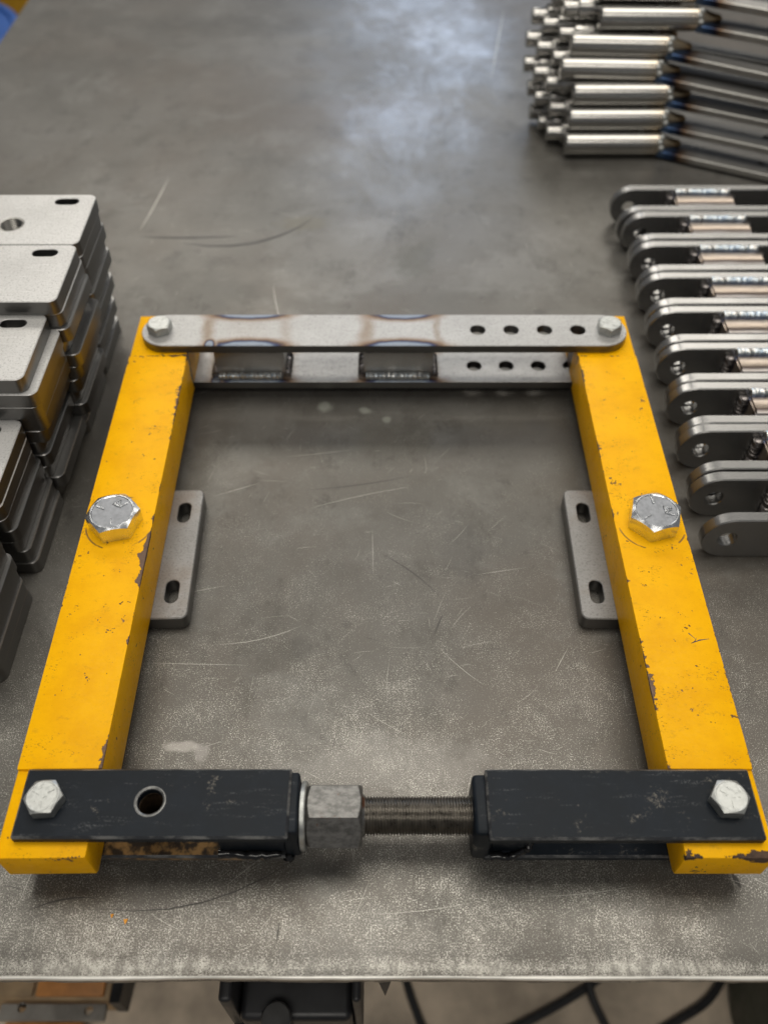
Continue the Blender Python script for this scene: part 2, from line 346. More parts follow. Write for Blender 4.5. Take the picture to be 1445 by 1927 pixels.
# 2-D outlines: functions of an inward offset
def rrect(w, h, r, n=6, cx=0, cy=0):
    def f(off):
        a, b, rr = w / 2 - off, h / 2 - off, max(r - off, 0.05)
        pts = []
        for (sx, sy, a0) in ((1, 1, 0), (-1, 1, 90), (-1, -1, 180), (1, -1, 270)):
            for i in range(n + 1):
                t = math.radians(a0 + 90 * i / n)
                pts.append((cx + sx * (a - rr) + rr * math.cos(t), cy + sy * (b - rr) + rr * math.sin(t)))
        return pts
    return f
def circ(cx, cy, r, n=28):
    return lambda off: [(cx + (r - off) * math.cos(2 * PI * i / n), cy + (r - off) * math.sin(2 * PI * i / n)) for i in range(n)]
def slot(cx, cy, l, w, along='y', n=10):
    def f(off):
        r = w / 2 - off; s = l / 2 - w / 2; pts = []
        for (sg, a0) in ((1, 0), (-1, 180)):
            for i in range(n + 1):
                t = math.radians(a0 + 180 * i / n)
                x, y = r * math.cos(t), sg * s + r * math.sin(t)
                pts.append((cx + (x if along == 'y' else y), cy + (y if along == 'y' else -x)))
        return pts
    return f
def plate(name, outer, holes, z0, z1, mats, parent=None, ch=0.7, hch=0.5, loc=(0, 0, 0), rot=(0, 0, 0), side=0, chm=0):
    """extruded outline with holes, chamfered rims; material 0 on the faces, `side` on the walls"""
    V = []; Fs = []; fm = []
    def ring(pts, z):
        s = len(V); V.extend((p[0], p[1], z) for p in pts); return list(range(s, s + len(pts)))
    def wall(a, b, m):
        n = len(a)
        for i in range(n): Fs.append((a[i], a[(i + 1) % n], b[(i + 1) % n], b[i])); fm.append(m)
    caps = {}
    for zi, (z, s) in enumerate(((z0, 1), (z1, -1))):
        caps[zi] = []
    loops = [(outer, ch, 1)] + [(h, hch, -1) for h in holes]
    for (f, c, sg) in loops:
        r0 = ring(f(c * sg), z0); r1 = ring(f(0), z0 + c); r2 = ring(f(0), z1 - c); r3 = ring(f(c * sg), z1)
        wall(r0, r1, 0); wall(r1, r2, side); wall(r2, r3, chm)
        caps[0].append(r0); caps[1].append(r3)
    for zi in (0, 1):
        ls = [[Vector(V[i]) for i in r] for r in caps[zi]]
        flat = [i for r in caps[zi] for i in r]
        for t in tessellate_polygon(ls): Fs.append(tuple(flat[i] for i in t)); fm.append(0)
    return mk(name, V, Fs, mats, parent, loc, rot, fm)
def sweep(path, prof, closed=False):
    """path: list of (origin, u, v, scale); prof: list of (a, b) closed loop"""
    V = []; F = []; n = len(prof)
    for (o, u, v, s) in path:
        for (a, b) in prof: V.append(tuple(o + u * a * s + v * b * s))
    for i in range(len(path) - 1):
        for j in range(n): F.append((i * n + j, i * n + (j + 1) % n, (i + 1) * n + (j + 1) % n, (i + 1) * n + j))
    F.append(tuple(range(n))); F.append(tuple(range((len(path) - 1) * n, len(path) * n)))
    return V, F
def tube(pts, rad, seg=10):
    pts = [Vector(p) for p in pts]; path = []
    prof = [(math.cos(2 * PI * i / seg), math.sin(2 * PI * i / seg)) for i in range(seg)]
    for i, p in enumerate(pts):
        t = (pts[min(i + 1, len(pts) - 1)] - pts[max(i - 1, 0)]).normalized()
        up = Vector((0, 0, 1)) if abs(t.z) < 0.9 else Vector((1, 0, 0))
        u = t.cross(up).normalized(); v = u.cross(t).normalized()
        path.append((p, u, v, rad[i] if isinstance(rad, (list, tuple)) else rad))
    return sweep(path, prof)
def lathe_x(prof, seg=40, closed_ends=True):
    """profile of (x, r) around the X axis"""
    V = []; F = []
    for (x, r) in prof:
        for j in range(seg):
            a = 2 * PI * j / seg; V.append((x, r * math.cos(a), r * math.sin(a)))
    for i in range(len(prof) - 1):
        for j in range(seg): F.append((i * seg + j, i * seg + (j + 1) % seg, (i + 1) * seg + (j + 1) % seg, (i + 1) * seg + j))
    if closed_ends: F.append(tuple(range(seg))); F.append(tuple(range((len(prof) - 1) * seg, len(prof) * seg)))
    return V, F
def bead(name, p0, p1, r, mats, parent, squash_dir=None, pitch=1.9, wob=0.25):
    """weld bead: overlapping coin-like ripples along a line"""
    p0 = Vector(p0); p1 = Vector(p1); L = (p1 - p0).length; n = int(L / pitch); pts = []; rad = []
    for i in range(n):
        j = Vector((random.uniform(-1, 1), random.uniform(-1, 1), random.uniform(-1, 1))) * 0.12 * r
        for (t, k) in ((0.0, 0.80), (0.35, 0.97), (0.8, 1.0)):
            pts.append(p0 + (p1 - p0) * ((i + t) / n) + j * 0.5); rad.append(r * k * (1 + random.uniform(-wob, wob) * 0.25))
    rad[0] *= 0.5; rad[-1] *= 0.6
    V, F = tube(pts, rad, 12)
    return mk(name, V, F, mats, parent, angle=50)
def bevel_mesh(name, verts, faces, mats, width, segs=2, parent=None, loc=(0, 0, 0), rot=(0, 0, 0), fm=None):
    me = bpy.data.meshes.new(name)
    bm = bmesh.new(); vs = [bm.verts.new(v) for v in verts]
    for i, f in enumerate(faces):
        fc = bm.faces.new([vs[k] for k in f])
        if fm: fc.material_index = fm[i]
    bmesh.ops.recalc_face_normals(bm, faces=bm.faces)
    bmesh.ops.bevel(bm, geom=bm.edges[:], offset=width, segments=segs, profile=0.5, affect='EDGES')
    for v in bm.verts: v.co *= MM
    bm.to_mesh(me); bm.free(); finish(me, mats, 40)
    return inst(name, me, parent, loc, rot)
def box(name, x0, x1, y0, y1, z0, z1, mats, width=0.6, segs=2, parent=None, loc=(0, 0, 0), rot=(0, 0, 0)):
    v = [(x, y, z) for z in (z0, z1) for (x, y) in ((x0, y0), (x1, y0), (x1, y1), (x0, y1))]
    f = [(0, 1, 2, 3), (4, 5, 6, 7), (0, 1, 5, 4), (1, 2, 6, 5), (2, 3, 7, 6), (3, 0, 4, 7)]
    return bevel_mesh(name, v, f, mats, width, segs, parent, loc, rot)
def prism_x(name, yz, x0, x1, mats, width, parent=None, loc=(0, 0, 0), rot=(0, 0, 0), segs=2):
    n = len(yz); v = [(x0, y, z) for y, z in yz] + [(x1, y, z) for y, z in yz]
    f = [tuple(range(n)), tuple(range(n, 2 * n))] + [(i, (i + 1) % n, n + (i + 1) % n, n + i) for i in range(n)]
    return bevel_mesh(name, v, f, mats, width, segs, parent, loc, rot)
def hex_head_mesh(name, af, h, mats, seg=12, recess=0.35):
    """hex bolt head with 30 degree chamfer, slightly raised rim line, vertex at angle 0; base at z=0"""
    V = []; F = []; fm = []; N = 6 * seg; ap = af / 2; r0 = ap * 0.93
    def hr(a): return ap / math.cos(((a + PI / 6) % (PI / 3)) - PI / 6 if True else 0)
    def hexr(a):
        b = (a % (PI / 3)) - PI / 6
        return ap / math.cos(b)
    rings = []
    def add(fn):
        s = len(V)
        for i in range(N):
            a = 2 * PI * i / N; r, z = fn(a); V.append((r * math.cos(a), r * math.sin(a), z))
        rings.append(s)
    add(lambda a: (hexr(a) * 0.985, 0)); add(lambda a: (hexr(a), 0.4))
    add(lambda a: (hexr(a), h - (hexr(a) - r0) * 0.62)); add(lambda a: (r0, h)); add(lambda a: (r0 * 0.94, h)); add(lambda a: (r0 * 0.91, h - recess))
    for k in range(len(rings) - 1):
        for i in range(N):
            a, b = rings[k], rings[k + 1]; F.append((a + i, a + (i + 1) % N, b + (i + 1) % N, b + i)); fm.append(0)
    V.append((0, 0, h - recess)); c = len(V) - 1
    for i in range(N): F.append((rings[-1] + i, rings[-1] + (i + 1) % N, c)); fm.append(1)
    F.append(tuple(rings[0] + i for i in range(N))); fm.append(0)
    me = bpy.data.meshes.new(name); me.from_pydata([tuple(k * MM for k in v) for v in V], [], F)
    me.polygons.foreach_set('material_index', fm)
    bm = bmesh.new(); bm.from_mesh(me); bmesh.ops.recalc_face_normals(bm, faces=bm.faces); bm.to_mesh(me); bm.free()
    finish(me, mats, 20)
    return me
def strip_verts(pts, w, z):
    """thin tapering flat ribbon on a surface at height z"""
    V = []; F = []; n = len(pts)
    for i, p in enumerate(pts):
        a = Vector(pts[min(i + 1, n - 1)][:2]) - Vector(pts[max(i - 1, 0)][:2])
        d = a.normalized() if a.length else Vector((1, 0)); s = Vector((-d.y, d.x)) * w * 0.5 * math.sin(PI * (i + 0.25) / (n - 0.5))
        V.append((p[0] + s.x, p[1] + s.y, z)); V.append((p[0] - s.x, p[1] - s.y, z))
    for i in range(n - 1): F.append((2 * i, 2 * i + 1, 2 * i + 3, 2 * i + 2))
    return V, F
def raised(pts_list, w, z0, z1):
    V = []; F = []
    for pts in pts_list:
        for (a, b) in zip(pts[:-1], pts[1:]):
            a = Vector(a); b = Vector(b); d = (b - a).normalized(); s = Vector((-d.y, d.x)) * w / 2; k = len(V)
            for z, q in ((z0, 1.0), (z1, 0.6)):
                for c in (a - d * w * .3 + s * q, b + d * w * .3 + s * q, b + d * w * .3 - s * q, a - d * w * .3 - s * q): V.append((c.x, c.y, z))
            F += [(k + 4, k + 5, k + 6, k + 7)] + [(k + i, k + (i + 1) % 4, k + 4 + (i + 1) % 4, k + 4 + i) for i in range(4)]
    return V, F

# ------------------------------------------------------------------ setting: worktop and floor
floor = mk("floor", [(-9000, -4000, -860), (9000, -4000, -860), (9000, 12000, -860), (-9000, 12000, -860)], [(0, 1, 2, 3)], M_FLOOR)
tag(floor, kind='structure')
def worktop():
    # plate with a slightly ragged rolled front edge
    x0, x1, y0, y1, T = -571, 1150, 115.6, 2500, 10
    n = 260; xs = [x0 + (x1 - x0) * i / n for i in range(n + 1)]
    prof = [(1.6, 0.0), (0.45, -0.25), (0.0, -1.1), (0.1, -6.5), (1.0, -T)]
    V = []; F = []
    for x in xs:
        j = 0.35 * math.sin(x * 0.05) + 0.3 * math.sin(x * 0.013 + 2) + random.uniform(-0.14, 0.14)
        V.append((x, y1, 0)); V.append((x, y0 + 24, 0)); 
        for k, (dy, z) in enumerate(prof):
            jj = j if k < 3 else j * 0.6 + (random.uniform(-0.5, 0.25) if k >= 3 else 0)
            V.append((x, y0 + dy + jj, z + (random.uniform(-0.9, 0.3) if k == 4 else 0)))
        V.append((x, y1, -T))
    m = 2 + len(prof) + 1
    for i in range(n):
        for k in range(m): F.append((i * m + k, i * m + (k + 1) % m, (i + 1) * m + (k + 1) % m, (i + 1) * m + k))
    F.append(tuple(range(m))); F.append(tuple(range(n * m, n * m + m)))
    return mk("table_top", V, F, M_TABLE, angle=60)
table = empty("table", (0, 1300, 0))
tag(table, "long dark steel workshop table with scratched and speckled top", "table", kind='structure')
tt = worktop(); tt.parent = table; tt.location = (0, -1.3, 0)
def tpart(name, *a, **k):
    o = box(name, *a, **k); o.parent = table; o.location = (0, -1.3, 0); return o
for (x, y) in ((-540, 700), (1100, 700), (-540, 2400), (1100, 2400)):
    tpart("table_leg", x - 30, x + 30, y - 30, y + 30, -860, -10.5, M_GUN, width=2)
tpart("table_rail", -560, 1140, 690, 740, -70, -10.2, M_GUN, width=2)

# scratches
def scratch_set(specs, name, mat, z):
    V = []; F = []
    for (x, y, L, ang, curve, wd) in specs:
        pts = []; n = 7
        for i in range(n):
            t = i / (n - 1) - 0.5
            px = t * L; py = curve * L * (t * t * 4 - 1) * 0.5
            c, s = math.cos(ang), math.sin(ang); pts.append((x + px * c - py * s, y + px * s + py * c))
        v, f = strip_verts(pts, wd, z); k = len(V); V += v; F += [tuple(i + k for i in q) for q in f]
    o = mk(name, V, F, mat, table, loc=(0, -1300, 0)); o['kind'] = 'stuff'; return o
sp = []
for i in range(1300):
    y = 125 + 900 * random.random() ** 1.25; x = random.uniform(-300, 300) * (0.9 + y / 900)
    a = random.choice([0.18, 0.22, 0.1, -0.5, 0.9, 1.2, 1.55, random.uniform(0, PI)]) + random.gauss(0, 0.08)
    L = random.choice([2, 3, 4, 6, 8, 14, 22]) * random.uniform(0.6, 1.3)
    sp.append((x, y, L, a, random.uniform(-0.1, 0.1), random.uniform(0.09, 0.22)))
for (x0, y0, x1, y1, c, wd) in [(-120, 333, -60, 349, .12, .7), (-140, 475, -103, 490, .0, .55), (-160, 375, -120, 385, .0, .5), (-60, 462, 20, 485, -.04, .5),
                         (-85, 520, -20, 530, .02, .4), (-175, 318, -95, 316, .0, .5), (40, 330, 70, 300, .06, .5), (120, 310, 132, 330, .0, .6), (-12, 280, 18, 262, .05, .4),
                         (-272, 870, -258, 985, .02, 2.2), (-115, 770, -100, 700, .05, .9), (150, 1250, 190, 1500, .0, 2.0), (-8, 395, -9, 440, 0, .4), (70, 395, 110, 402, 0, .5), 
                         (-215, 155, -208, 196, .0, .6), (-95, 165, -75, 182, .0, .5), (90, 160, 150, 166, .05, .5), (-10, 150, 55, 157, .05, .4), (-200, 585, -150, 610, .0, .6), (180, 505, 230, 520, .0, .5)]:
    L = math.hypot(x1 - x0, y1 - y0); sp.append(((x0 + x1) / 2, (y0 + y1) / 2, L, math.atan2(y1 - y0, x1 - x0), c, wd * 0.6))
scratch_set(sp, "scratch_marks", M_SCR, 0.06)
dk = [(-110, 168, 120, 0.25, 0.2, 1.0), (-190, 155, 40, 0.2, -0.15, 1.2), (-150, 870, 150, 0.35, 0.35, 4.5), (-215, 858, 110, 0.02, 0.05, 4), (211, 169, 9, 1.9, 0.0, 3.2),
      (-20, 490, 90, 0.18, 0.05, 1.2), (20, 395, 60, 2.4, 0.1, 1.0), (40, 350, 20, 1.2, 0, 1.3), (-61, 140, 12, 1.5, 0, .9)]
for i in range(60):
    dk.append((random.uniform(-260, 260), random.uniform(130, 760), random.uniform(2, 14), random.uniform(0, PI), random.uniform(-.1, .1), random.uniform(.2, .5)))
scratch_set(dk, "scuff_marks", M_SCRD, 0.04)
for (x, y, s, lab) in ((-158.5, 149, 2.0, "small orange paint flake below the left yellow bar, smaller of the two"), (-150, 146, 2.6, "orange paint flake below the left yellow bar, larger of the two")):
    V = [(-s * .5, s * .4, 0), (s * .5, s * .5, .3), (s * .3, -s * .1, .2), (0, -s * .7, 0), (-s * .3, -s * .1, .1)]
    V = V + [(a, b, c + .35) for a, b, c in V]
    o = mk("paint_flake", V, [(0, 1, 2, 3, 4), (9, 8, 7, 6, 5)] + [(i, (i + 1) % 5, 5 + (i + 1) % 5, 5 + i) for i in range(5)], M_FLAKE, loc=(x, y, 0.1))
    tag(o, lab, "paint flake", "orange paint flakes on the table")

# ------------------------------------------------------------------ the yellow adjustable frame
fr = empty("adjustable_frame", (0, 400, 0))
tag(fr, "square frame of two chipped yellow bars joined by steel and black links", "frame")
def fp(o):   # parent keeping world placement
    o.parent = fr; o.location = (o.location[0], o.location[1] - 0.4, o.location[2]); return o
FW = (0, -400, 0)
yz = [(165.3, 23.5), (165.3, 50), (216, 50), (216, 52.2), (591, 52.6), (591, 51.0), (648, 51.0), (648, 18.8), (591, 18.8), (591, 14.6), (216, 14.6), (216, 20.5), (168, 20.5)]
def arm(xc, rz, mat, lab):
    o = prism_x("yellow_bar", yz, -25, 25, mat, 0.55)
    a = rz; y = 405
    o.rotation_euler = (0, 0, a)
    # rotate about (0, y): origin stays in local frame, so shift it
    o.location = ((xc + y * math.sin(a)) * MM, (y - y * math.cos(a)) * MM, 0)
    o['label'] = lab
    return fp(o)
armL = arm(-192.6, math.radians(0.63), M_YEL_L, "left yellow bar, paint chipped along its inner edge")
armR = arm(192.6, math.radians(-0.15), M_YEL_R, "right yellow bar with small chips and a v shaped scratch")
# scratched tick mark on the right bar
V = []; F = []
for pts, wd in (([(197, 316), (200.5, 309), (204, 304.8)], .7), ([(212.5, 305.2), (206, 304.2), (200, 301.8)], .9), ([(200, 301.8), (203, 303.5), (204.5, 306)], .6)):
    v, f = strip_verts(pts, wd, 52.3); k = len(V); V += v; F += [tuple(i + k for i in q) for q in f]
fp(mk("tick_scratch", V, F, M_SCRD))
# mounting plates under the bars
def pad_outline(): return rrect(76, 123.5, 5.5)
pad_holes = lambda sx: [slot(sx * 24.5, 38, 20.5, 9.8), slot(sx * 24.5, -38, 20.5, 9.8), circ(sx * -10.5, 0, 10)]
padL = fp(plate("mounting_plate", pad_outline(), pad_holes(1), 1.2, 14.2, [M_PAD, M_EDGE], side=1, ch=0.8, loc=(-181.0, 407, 0), rot=(0, 0, math.radians(1.6))))
padR = fp(plate("mounting_plate", pad_outline(), pad_holes(-1), 1.2, 14.2, [M_PAD, M_EDGE], side=1, ch=0.8, loc=(181.5, 407, 0), rot=(0, 0, math.radians(-1.1))))
# bolts
big = hex_head_mesh("pad_bolt", 33.5, 14, [M_ZINC, M_CHROME_FACE], seg=12, recess=0.4)
small = hex_head_mesh("link_bolt", 19, 8.2, [M_ZDULL, M_ZDULL], seg=8, recess=0.15)
def grade(parent, z, rot, mat):
    L = []
    for a in (150, 30, -90):
        t = math.radians(a); L.append([(6.8 * math.cos(t), 6.8 * math.sin(t)), (12.2 * math.cos(t), 12.2 * math.sin(t))])
    tri = [(-2.6, 6.0), (2.6, 6.0), (0, 11), (-2.6, 6.0)]
    t = math.radians(-32); R = lambda p, k: (p[0] * math.cos(k) - p[1] * math.sin(k), p[0] * math.sin(k) + p[1] * math.cos(k))
    L.append([R(p, t) for p in tri]); L.append([R((-1.2, 6.9), t), R((1.2, 6.9), t)])
    V, F = raised(L, 1.5, z - 0.5, z + 0.45)
    return mk("grade_mark", V, F, mat, parent, rot=(0, 0, rot))
for (x, y, a, g) in ((-194, 403, -107, 0.15), (195, 404, -105, -0.9)):
    b = fp(inst("pad_bolt", big, None, (x, y, 52.1), (0, 0, math.radians(a)))); grade(b, 13.8, math.radians(-a) + g, M_ZINC)
for (x, y, z, a) in ((-196, 617.5, 59.4, -95), (197.4, 617.5, 59.4, -92), (-191.1, 194.3, 57.2, -115), (194.6, 194.3, 57.2, -122)):
    b = fp(inst("link_bolt", small, None, (x, y, z), (0, 0, math.radians(a))))
    L = []
    for q in (30, 150, 270): L.append([(3 * math.cos(math.radians(q)), 3 * math.sin(math.radians(q))), (6.6 * math.cos(math.radians(q)), 6.6 * math.sin(math.radians(q)))])
    for i in range(5):
        u, v = random.uniform(-5, 5), random.uniform(-5, 5); L.append([(u, v), (u + random.uniform(-1.8, 1.8), v + random.uniform(-1.8, 1.8))])
    vv, ff = raised(L, 0.6, 7.8, 8.3); mk("grade_mark", vv, ff, M_ZDULL, b)
    nn = inst("hex_nut", small, None, (x, y, 0.9 if y > 400 else 4.2), (0, 0, math.radians(a + 20))); nn.scale = (1, 1, 0.95); fp(nn)
# rear steel link pair with welded tube spacers (local: x along, y across)
def link_holes(): return [circ(-196, 0, 6.6, 22), circ(197, 0, 6.6, 22)] + [circ(82 + 29.3 * i, 0, 6.6, 22) for i in range(4)]
def flat_bar(name, z0, z1, mats, parent=None, ch=0.6, holes=None):
    return plate(name, rrect(425, 43.5, 21.6, 12), holes if holes is not None else link_holes(), z0, z1, mats, parent, ch=ch, side=1)
up = fp(flat_bar("link_bar", 51.2, 59.4, [M_FLAT, M_EDGE])); up.location = (0.0005, 0.2175, 0); up['label'] = "upper bare steel link bar with blue heat marks and four holes"
lo = fp(flat_bar("link_bar", 10.3, 18.5, [M_FLAT, M_EDGE])); lo.location = (0.0005, 0.2175, 0); lo['label'] = "lower bare steel link bar seen through the gap"
def spacer(x0, x1, yc, z0, z1, par=None):
    return prism_x("spacer_tube", [(yc - 15.5, z0), (yc - 15.5, z1), (yc + 15.5, z1), (yc + 15.5, z0)], x0, x1, M_TUBE, 5.0, segs=4, parent=par)
for xc in (-119, 13):
    s = fp(box("spacer_tube", xc - 31, xc + 31, 603.5, 632, 18.6, 51.0, M_TUBE, width=0.8))
    fp(bead("weld_bead", (xc - 29, 600.5, 20.6), (xc + 29, 600.5, 20.6), 3.8, M_WELD, None))
    fp(bead("weld_bead", (xc - 32.5, 602, 20), (xc - 32.5, 632, 20), 3.6, M_WELDD, None))
    fp(bead("weld_bead", (xc + 32.5, 602, 20), (xc + 32.5, 632, 20), 3.6, M_WELDD, None))
    fp(bead("weld_bead", (xc - 29, 602, 48.6), (xc + 29, 602, 48.6), 2.2, M_WELDD, None))

# front black clevises: plates, blocks, adjuster
def black_plate(x0, x1, y0, y1, z0, z1, holes, mat=M_BLACK, r=1.2, name="clevis_plate", ch=1.3):
    cx, cy = (x0 + x1) / 2, (y0 + y1) / 2
    return fp(plate(name, rrect(x1 - x0, y1 - y0, r, 3, cx, cy), holes, z0, z1, [mat, M_BLACKEDGE], ch=ch, hch=1.3, chm=1))
cp = black_plate(-206.7, -53.2, 173.6, 214.2, 50.1, 57.2, [circ(-191.1, 194.3, 6, 20), circ(-132.6, 194.6, 7.3, 32)]); cp['label'] = "left black clevis plate with a drilled hole"
cp = black_plate(58.6, 211.8, 173.0, 214.0, 50.1, 57.2, [circ(194.6, 194.3, 6, 20)]); cp['label'] = "right black clevis plate with light scuffs"
def under(x0, x1, hx, mat):
    return black_plate(x0, x1, 176.4, 213, 12.2, 18.6, [circ(hx, 194.3, 6, 20)], mat)
under(-206, -53.5, -191.1, M_BLACKRUST); under(58.8, 211, 194.6, M_BLACK)
V, F = [], []
for (r_, z_) in ((7.2, 50.2), (7.0, 40), (7.0, 24), (0.01, 23.5)):
    for j in range(32): a = 2 * PI * j / 32; V.append((-132.6 + r_ * math.cos(a), 194.6 + r_ * math.sin(a), z_))
for (r_, z_) in ((10.5, 23), (10.5, 50.0), (7.25, 50.05)):
    for j in range(32): a = 2 * PI * j / 32; V.append((-132.6 + r_ * math.cos(a), 194.6 + r_ * math.sin(a), z_))
for i in (0, 1, 2, 4, 5):
    for j in range(32): F.append((i * 32 + j, i * 32 + (j + 1) % 32, (i + 1) * 32 + (j + 1) % 32, (i + 1) * 32 + j))
fp(mk("bored_boss", V, F, simple("rusty_bore", (0.045, 0.028, 0.015), 0.5, 0.3, 0.6, 250, 0.3)))
# rolled bright ring at the drilled hole
V, F = [], []
Rr = [(7.5, 56.9), (8.4, 57.32), (9.0, 57.22)]
for (r, z) in Rr:
    for j in range(40): a = 2 * PI * j / 40; V.append((-132.6 + r * math.cos(a), 194.6 + r * math.sin(a), z))
for i in range(2):
    for j in range(40): F.append((i * 40 + j, i * 40 + (j + 1) % 40, (i + 1) * 40 + (j + 1) % 40, (i + 1) * 40 + j))
fp(mk("hole_rim", V, F, simple("worn_rim", (0.16, 0.16, 0.155), 0.35, 0.6, 0.4, 300, 0.1)))
fp(box("clevis_block", -96, -57.2, 179.5, 210, 18.7, 50.0, M_BLACK, width=1.5))
fp(box("clevis_block", 62.5, 84, 179.5, 210, 18.7, 50.0, M_BLACK, width=1.5))
fp(box("end_plate", -57.1, -48.5, 177.5, 213.0, 17.0, 55.2, M_BLACK, width=1.6, segs=3))
fp(box("end_plate", 51.2, 62.4, 177.0, 212.5, 13.5, 53.8, M_BLACK, width=2.6, segs=3))
def blob_run(pts, r):
    P_ = []; R_ = []
    for i in range(len(pts) - 1):
        a, b = Vector(pts[i]), Vector(pts[i + 1]); n = 7
        for k in range(n): P_.append(a.lerp(b, k / n) + Vector((random.uniform(-.5, .5), random.uniform(-.6, .6), random.uniform(-.5, .5)))); R_.append(r * random.uniform(0.75, 1.25))
    P_.append(Vector(pts[-1])); R_.append(r * 0.6); V, F = tube(P_, R_, 12)
    fp(mk("weld_bead", V, F, simple("glossy_black_weld", (0.012, 0.012, 0.013), 0.18, 0.0, 0.1, 50, 0.1), angle=70))
blob_run([(-97, 178.5, 20), (-80, 177.0, 20.5), (-60, 177.5, 20)], 2.4)
blob_run([(-57, 177, 17), (-53.6, 177, 19)], 2.6)
blob_run([(63, 177, 20), (74, 175.8, 19.5), (82, 178, 24), (86, 181, 32)], 2.2)
blob_run([(-53.4, 212, 51), (-53.2, 195, 52), (-53.2, 179, 51)], 1.6)
# washer, coupling nut, threaded rod, along X at y=195 z=34.6
YA, ZA = 195.0, 34.6
V, F = lathe_x([(-48.3, 12), (-48.3, 18.6), (-47.8, 19.4), (-45.6, 19.6), (-44.9, 19.0), (-44.7, 12)], 56, True)
fp(mk("washer", V, F, M_ZDULL, loc=(0, YA, ZA)))
def hexnut_x(x0, x1, af, rot):
    V = []; F = []; N = 72; ap = af / 2
    hexr = lambda a: ap / math.cos((a % (PI / 3)) - PI / 6)
    c = ap * 0.95
    def ring(fn):
        s = len(V)
        for i in range(N):
            a = 2 * PI * i / N; x, r = fn(a); V.append((x, r * math.cos(a + rot), r * math.sin(a + rot)))
        return s
    rs = [ring(lambda a: (x0, 11)), ring(lambda a: (x0, c)), ring(lambda a: (x0 + (hexr(a) - c) * 0.6, hexr(a) - .2)), ring(lambda a: (x0 + (hexr(a) - c) * 0.6 + .4, hexr(a))),
          ring(lambda a: (x1 - (hexr(a) - c) * 0.6 - .4, hexr(a))), ring(lambda a: (x1 - (hexr(a) - c) * 0.6, hexr(a) - .2)), ring(lambda a: (x1, c)), ring(lambda a: (x1 + 0.1, 12.4)), ring(lambda a: (x1 + 1.6, 11.2))]
    for k in range(len(rs) - 1):
        for i in range(N): F.append((rs[k] + i, rs[k] + (i + 1) % N, rs[k + 1] + (i + 1) % N, rs[k + 1] + i))
    return V, F
V, F = hexnut_x(-44.5, -12.5, 34, math.radians(180 - 66))
fp(mk("coupling_nut", V, F, M_NUT, loc=(0, YA, ZA), angle=18))
prof = [(-47, 9.0)]; x = -46; pitch = 1.72
while x < 60: prof += [(x, 9.9), (x + pitch * .38, 11.2), (x + pitch * .5, 11.2), (x + pitch * .88, 9.9)]; x += pitch
V, F = lathe_x(prof, 56, True)
fp(mk("threaded_rod", V, F, M_ROD, loc=(0, YA, ZA), angle=60))

# ------------------------------------------------------------------ stacked slotted plates at the left
ORD = ["top", "second", "third", "fourth", "fifth", "sixth", "seventh", "eighth", "ninth", "tenth", "bottom"]
PT = 12.85
def thread_bore(parent):
    prof = []; z = -0.3
    V = []; F = []; seg = 40
    while z > -PT + 0.5: prof += [(z, 9.2), (z - 0.9, 10.2)]; z -= 1.9
    prof = [(-0.25, 10.35)] + prof
    for (z, r) in prof:
        for j in range(seg): a = 2 * PI * j / seg; V.append((r * math.cos(a), r * math.sin(a), z))
    for i in range(len(prof) - 1):
        for j in range(seg): F.append((i * seg + j, i * seg + (j + 1) % seg, (i + 1) * seg + (j + 1) % seg, (i + 1) * seg + j))
    return mk("threaded_bore", V, F, M_BORE, parent, loc=(0, -8.5, PT - 0.1), angle=10)
M_BORE = simple('cut_thread_steel', (0.30, 0.29, 0.27), 0.3, 0.9, 0.1, 100, 0)
proto = plate("slotted_plate", rrect(123.5, 76, 6.5), [slot(38, 26.8, 20.5, 9.8, 'x'), slot(-38, 26.8, 20.5, 9.8, 'x'), circ(0, -8.5, 10.4, 36)], 0.05, PT - 0.05, [M_PLATE, M_EDGE], ch=0.6, side=1)
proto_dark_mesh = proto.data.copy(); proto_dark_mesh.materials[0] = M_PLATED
stacks = [
    ("rearmost", 661, -248.0, [0, -.6, -.3, -3.5, -1.5, -7, -4.5, -11, -8, -14, -11]),
    ("second rearmost", 584, -247.6, [0, .6, 3.2, -4, 4.5, 1.5, -2.5, -7.5, -3, -12, -10]),
    ("middle", 510, -257.0, [0, 6.5, 5.0, 4.5, 1.0, -6, -3.0, -7, 0.5, -7]),
    ("second nearest", 434, -268.0, [0, 0.4, 0, 2.5, 0.5, 4.0, 6.5]),
    ("nearest", 338.5, -263.5, [0, 0.5, -1, 2, 0, 1.5, 1.0]),
]
first = True
for (nm, yc, xr, offs) in stacks:
    n = len(offs)
    for k, of in enumerate(offs):
        z = (n - 1 - k) * PT
        if first: o = proto; first = False
        else: o = copy_tree(proto)
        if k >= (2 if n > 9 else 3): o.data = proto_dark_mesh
        jy = 0 if k == 0 else random.uniform(-2.2, 1.6)
        o.location = ((xr + of - 61.75) * MM, (yc + jy) * MM, z * MM); o.rotation_euler = (0, 0, math.radians(random.uniform(-.5, .5) if k else 0.25))
        lev = "bottom" if k == n - 1 else ORD[k] + ("" if k == 0 else " from top")
        if k == 0: lab = f"pale slotted steel plate on top of the {nm} plate stack at left"
        else: lab = f"grey steel plate, {lev} in the {nm} stack of plates at left"
        tag(o, lab, "steel plate", "slotted steel plates stacked at the left")
        if k == 0 and n > 9: thread_bore(o)

# ------------------------------------------------------------------ row of welded links standing on edge at the right
ln = empty("welded_link"); tag(ln, "x", "welded link", "welded steel links standing on edge in a row at the right")
